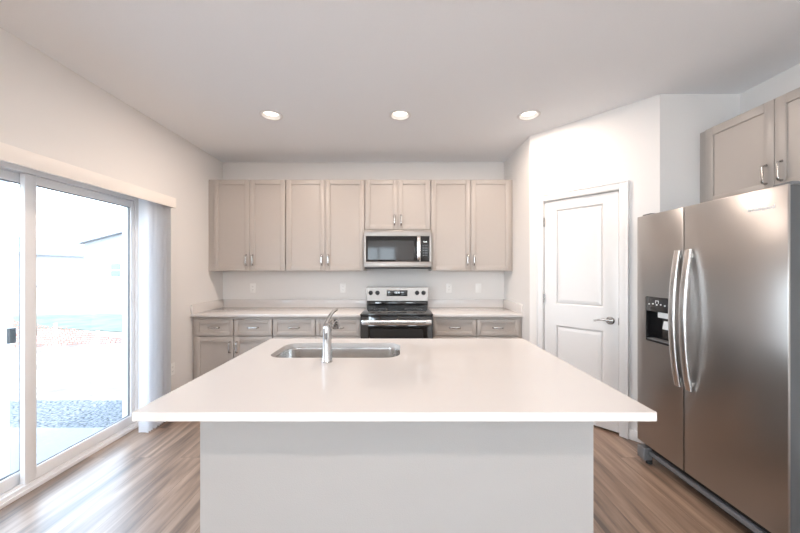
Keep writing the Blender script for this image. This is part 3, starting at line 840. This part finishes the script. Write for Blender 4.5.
MB().box(-0.004, 0.006, -0.0245, -0.020, 0.118, 0.150, bevel=0.002).build('logo_plate', M['greyplastic'], fc)

# ------------------------------------------------------------------ cabinet over the refrigerator (faces -X)
oc = thing('wall_cabinet', 'two-door greige cabinet mounted high above the refrigerator', 'cabinet', (2.47, 2.04, 1.865), -math.pi / 2)
# local: X runs toward -Y world, local -Y faces -X world.  local x = 2.04 - y_world ; local y = x_world - 2.47
fyl = 2.300 - 2.47
z0, z1 = 0.0, 2.438 - 1.865
MB().box(-0.455, 0.475, fyl + 0.021, XR - 2.47, z0, z1).build('carcass', M['cabinet'], oc)
MB().box(-0.52, -0.455, fyl + 0.02, fyl + 0.05, z0, z1).build('filler_strip', M['cabinet'], oc)
for a, b, hx in ((-0.452, 0.0055 - GAP, -0.037), (0.0055 + GAP, 0.470, 0.048)):
    dr = shaker('door', a, b, z0 + 0.004, z1 - 0.004, fyl, oc)
    pull(hx, z0 + 0.115, fyl, dr, True)

# ------------------------------------------------------------------ refrigerator
fg = thing('refrigerator', 'stainless side-by-side refrigerator with ice and water dispenser', 'refrigerator', (2.15, 1.95, 0))
FX = 1.735; FY0, FY1, FG = 1.479, 2.421, 2.0245
FZ0, FZ1 = 0.152, 1.768
ps = []
ps.append(MB().box(FX + 0.075, 2.56, FY0 + 0.006, FY1 - 0.006, 0.05, 1.745, bevel=0.006).build('case', M['sidegrey'], fg))
def fdoor(name, y0, y1):
    o = MB().box(FX, FX + 0.012, y0, y1, FZ0, FZ1, bevel=0.004).build(name, M['steel'], fg)
    return o
fd = fdoor('freezer_door', FG + 0.0035, FY1)
rd = fdoor('refrigerator_door', FY0, FG - 0.0035)
ps += [fd, rd]
la = MB().box(FX + 0.0125, FX + 0.070, FG + 0.005, FY1 - 0.003, FZ0 + 0.002, FZ1 - 0.003, bevel=0.003).build('door_liner', M['sidegrey'], fd)
lb = MB().box(FX + 0.0125, FX + 0.070, FY0 + 0.003, FG - 0.005, FZ0 + 0.002, FZ1 - 0.003, bevel=0.003).build('door_liner', M['sidegrey'], rd)
# dispenser
dy0, dy1, dz0, dz1 = 2.098, 2.339, 0.888, 1.197
cut(fd, MB().prism(rrect(dy0, dy1, dz0, dz1, 0.012, 5), FX - 0.02, FX + 0.02, 'yz'))
cut(la, MB().prism(rrect(dy0, dy1, dz0, dz1, 0.012, 5), FX - 0.02, FX + 0.066, 'yz'))
ds = MB()
ds.box(FX + 0.058, FX + 0.0655, dy0 + 0.001, dy1 - 0.001, dz0 + 0.001, dz1 - 0.001)            # back
ds.box(FX + 0.002, FX + 0.058, dy0 + 0.001, dy0 + 0.008, dz0 + 0.001, dz1 - 0.001).box(FX + 0.002, FX + 0.058, dy1 - 0.008, dy1 - 0.001, dz0 + 0.001, dz1 - 0.001)
ds.box(FX + 0.002, FX + 0.058, dy0 + 0.008, dy1 - 0.008, dz0 + 0.001, dz0 + 0.014)
dd = ds.build('dispenser', M['blackglass'], fd)
cpn = MB().box(FX + 0.001, FX + 0.05, dy0 + 0.004, dy1 - 0.004, 1.098, dz1 - 0.003, bevel=0.003).build('control_panel', M['window_glass'], dd)
for k in range(5):
    B(FX + 0.0004, FX + 0.0015, 2.30 - k * 0.034, 2.312 - k * 0.034, 1.142 + 0.004 * (k % 2), 1.150 + 0.004 * (k % 2)).build('icon', M['glyph'], cpn)
MB().prism([(2.222, 1.155), (2.226, 1.155), (2.226, 1.171), (2.246, 1.171), (2.246, 1.155), (2.250, 1.155), (2.250, 1.175), (2.222, 1.175)], FX + 0.0004, FX + 0.0015, 'yz').build('icon', M['glyph'], cpn)
ch = MB().box(FX + 0.012, FX + 0.045, 2.16, 2.245, 1.06, 1.096, bevel=0.004).build('ice_chute', M['glyph'], dd)
pd = MB().prism([(2.165, 0.985), (2.225, 0.985), (2.212, 1.040), (2.178, 1.040)], FX + 0.028, FX + 0.036, 'yz').build('paddle', M['glyph'], dd)
tr_ = MB().box(FX + 0.004, FX + 0.055, dy0 + 0.012, dy1 - 0.012, dz0 + 0.014, dz0 + 0.02).build('drip_tray', M['greyplastic'], dd)
# handles
def fhandle(y0, y1, door):
    zc, hl = 1.083, 0.420
    mb = MB(); pts = []; rad = []
    for k in range(31):
        s = -1 + 2 * k / 30
        off = 0.014 + 0.038 * (1 - s * s)
        pts.append((FX - off + 0.006, (y0 + y1) / 2, zc + s * hl)); rad.append(((y1 - y0) / 2, 0.009))
    mb.sweep(pts, rad, n=20, side=(0, 1, 0), flat=0.55)
    for s in (-1, 1):
        mb.box(FX - 0.012, FX + 0.002, y0 + 0.008, y1 - 0.008, zc + s * (hl - 0.03) - 0.02, zc + s * (hl - 0.03) + 0.02, bevel=0.003)
    return mb.build('handle', M['handle'], door)
ha = fhandle(2.036, 2.080, fd); hb = fhandle(1.957, 2.001, rd)
bd = text('Whirlpool', 0.026, (FX - 0.0008, 1.592, 1.676), RL, M['glyph'], rd, 'badge', extrude=0.0006, bold=0.0005, sx=1.15)
bd['label'] = 'silver lettered badge'
# toe grille, feet, hinge caps
gr = MB().box(FX + 0.030, FX + 0.055, FY0 + 0.03, FY1 - 0.06, 0.072, 0.102, bevel=0.004)
ps.append(gr.build('toe_grille', M['greyplastic'], fg))
ps.append(MB().box(FX + 0.056, FX + 0.08, FY0 + 0.012, FY1 - 0.012, 0.05, 0.150).build('kick_panel', M['rubber'], fg))
for (a, b) in ((FY1 - 0.075, FY1 - 0.004), (FY0 + 0.004, FY0 + 0.075)):
    f_ = MB().box(FX - 0.004, FX + 0.055, a, b, 0.03, 0.118, bevel=0.006).build('hinge_cover', M['greyplastic'], fg); ps.append(f_)
for fx_ in (FX + 0.05, 2.48):
    for fy_ in (FY0 + 0.05, FY1 - 0.05): ps.append(MB().cyl((fx_, fy_, 0), (fx_, fy_, 0.052), 0.02).build('foot', M['rubber'], fg))
for a, b in ((FY1 - 0.09, FY1 - 0.01), (FY0 + 0.01, FY0 + 0.09)):
    ps.append(MB().box(FX + 0.03, FX + 0.16, a, b, 1.7455 if False else 1.766, 1.784, bevel=0.005).build('hinge_cap', M['greyplastic'], fg))
def rel_tree(o, root):
    if o.type == 'MESH': rel(o, root)
    for c in o.children: rel_tree(c, root)
for ch_ in list(fg.children): rel_tree(ch_, fg)

# ------------------------------------------------------------------ outdoors
GZ = -0.10
gb = MB().box(-70, XL - 0.24, -30, 60, GZ - 0.2, GZ).box(XL - 0.24, 40, D + T + 0.05, 60, GZ - 0.2, GZ).box(XL - 0.24, 40, -30, YB - T - 0.05, GZ - 0.2, GZ).build('ground', M['dirt'])
structure(gb, 'pale bare dirt of the yard')
structure(MB().box(-7.5, XL - 0.24, -1.5, 3.04, GZ, GZ + 0.035).build('patio', M['concrete']), 'concrete patio outside the glass door')
structure(MB().box(-12, XL - 0.24, 3.045, 3.72, GZ, GZ + 0.02).build('gravel_strip', M['gravel']), 'grey gravel strip beyond the patio')
g_ = MB().prism([(-12.5, 9.2), (-5.2, 7.6), (4, 8.2), (4, 12.5), (-22, 9.8)], GZ, GZ + 0.02).build('lawn', M['grass']); structure(g_, 'pale grass field beyond the dirt')
# orange safety fence
sf = thing('safety_fence', 'sagging orange plastic mesh fence on the bare dirt outside', 'fence', (-6.5, 6.3, GZ))
t = bmesh.new(); uvl = t.loops.layers.uv.new('UVMap'); N = 24; R = 8
grid = []
for i in range(N + 1):
    s = i / N
    hgt = 0.50 * (1 - s) ** 0.8 + 0.05
    x = -7.4 + 1.75 * s; y = 6.25 + 0.5 * s + 0.05 * math.sin(s * 14)
    grid.append([(t.verts.new((x + 6.5, y - 6.3 + 0.25 * (1 - j / R) * 0.3, j / R * hgt)), s * 1.9, j / R * hgt) for j in range(R + 1)])
for i in range(N):
    for j in range(R):
        q = (grid[i][j], grid[i + 1][j], grid[i + 1][j + 1], grid[i][j + 1])
        f = t.faces.new([v_[0] for v_ in q])
        for lp, v_ in zip(f.loops, q): lp[uvl].uv = (v_[1], v_[2])
m_ = MB(); m_._join(t); m_.build('netting', M['net'], sf, recalc=False)
for i in (0, 9, 18):
    s = i / N
    x = -7.4 + 1.75 * s + 6.5; y = 6.25 + 0.5 * s - 6.3 + 0.02
    MB().box(x - 0.02, x + 0.02, y, y + 0.04, 0, 0.50 * (1 - s) ** 0.8 + 0.10).build('stake', M['bin_white'], sf)
def house(label, cx, cy, wx, dy, hz, rise, mwall, windows, rz=0.0):
    h = thing('house', label, 'house', (cx, cy, GZ), rz)
    MB().prism([(-wx / 2, 0), (wx / 2, 0), (wx / 2, hz), (0, hz + rise), (-wx / 2, hz)], -dy / 2, dy / 2, 'xz').build('wall', mwall, h)
    r = MB(); o_ = 0.35; sl_ = rise / (wx / 2)
    for s in (-1, 1):
        r.prism([(0, hz + rise + 0.02), (s * (wx / 2 + o_), hz - o_ * sl_ + 0.02), (s * (wx / 2 + o_), hz - o_ * sl_ + 0.2), (0, hz + rise + 0.2)], -dy / 2 - o_, dy / 2 + o_, 'xz')
    r.build('roof', M['shingle'], h)
    for (x, z, w_, h2) in windows:
        f = MB().box(x - w_ / 2 - 0.1, x + w_ / 2 + 0.1, -dy / 2 - 0.04, -dy / 2 + 0.02, z - 0.1, z + h2 + 0.1).build('window', M['bin_white'], h)
        MB().box(x - w_ / 2, x + w_ / 2, -dy / 2 - 0.06, -dy / 2 - 0.03, z, z + h2 / 2 - 0.04).box(x - w_ / 2, x + w_ / 2, -dy / 2 - 0.06, -dy / 2 - 0.03, z + h2 / 2 + 0.04, z + h2).build('pane', M['houseglass'], f)
    return h
house('pale blue-grey house with a gable roof, seen through the glass door at right', -21.3, 30, 7.0, 8.0, 3.6, 0.9, M['siding'], [(-1.0, 1.0, 0.75, 1.0)])
house('white house farther left, seen faintly through the glass door', -40, 34, 12.0, 9.0, 3.0, 1.8, M['siding2'], [(-1.0, 0.9, 0.8, 1.2), (3.0, 0.9, 0.8, 1.2)])
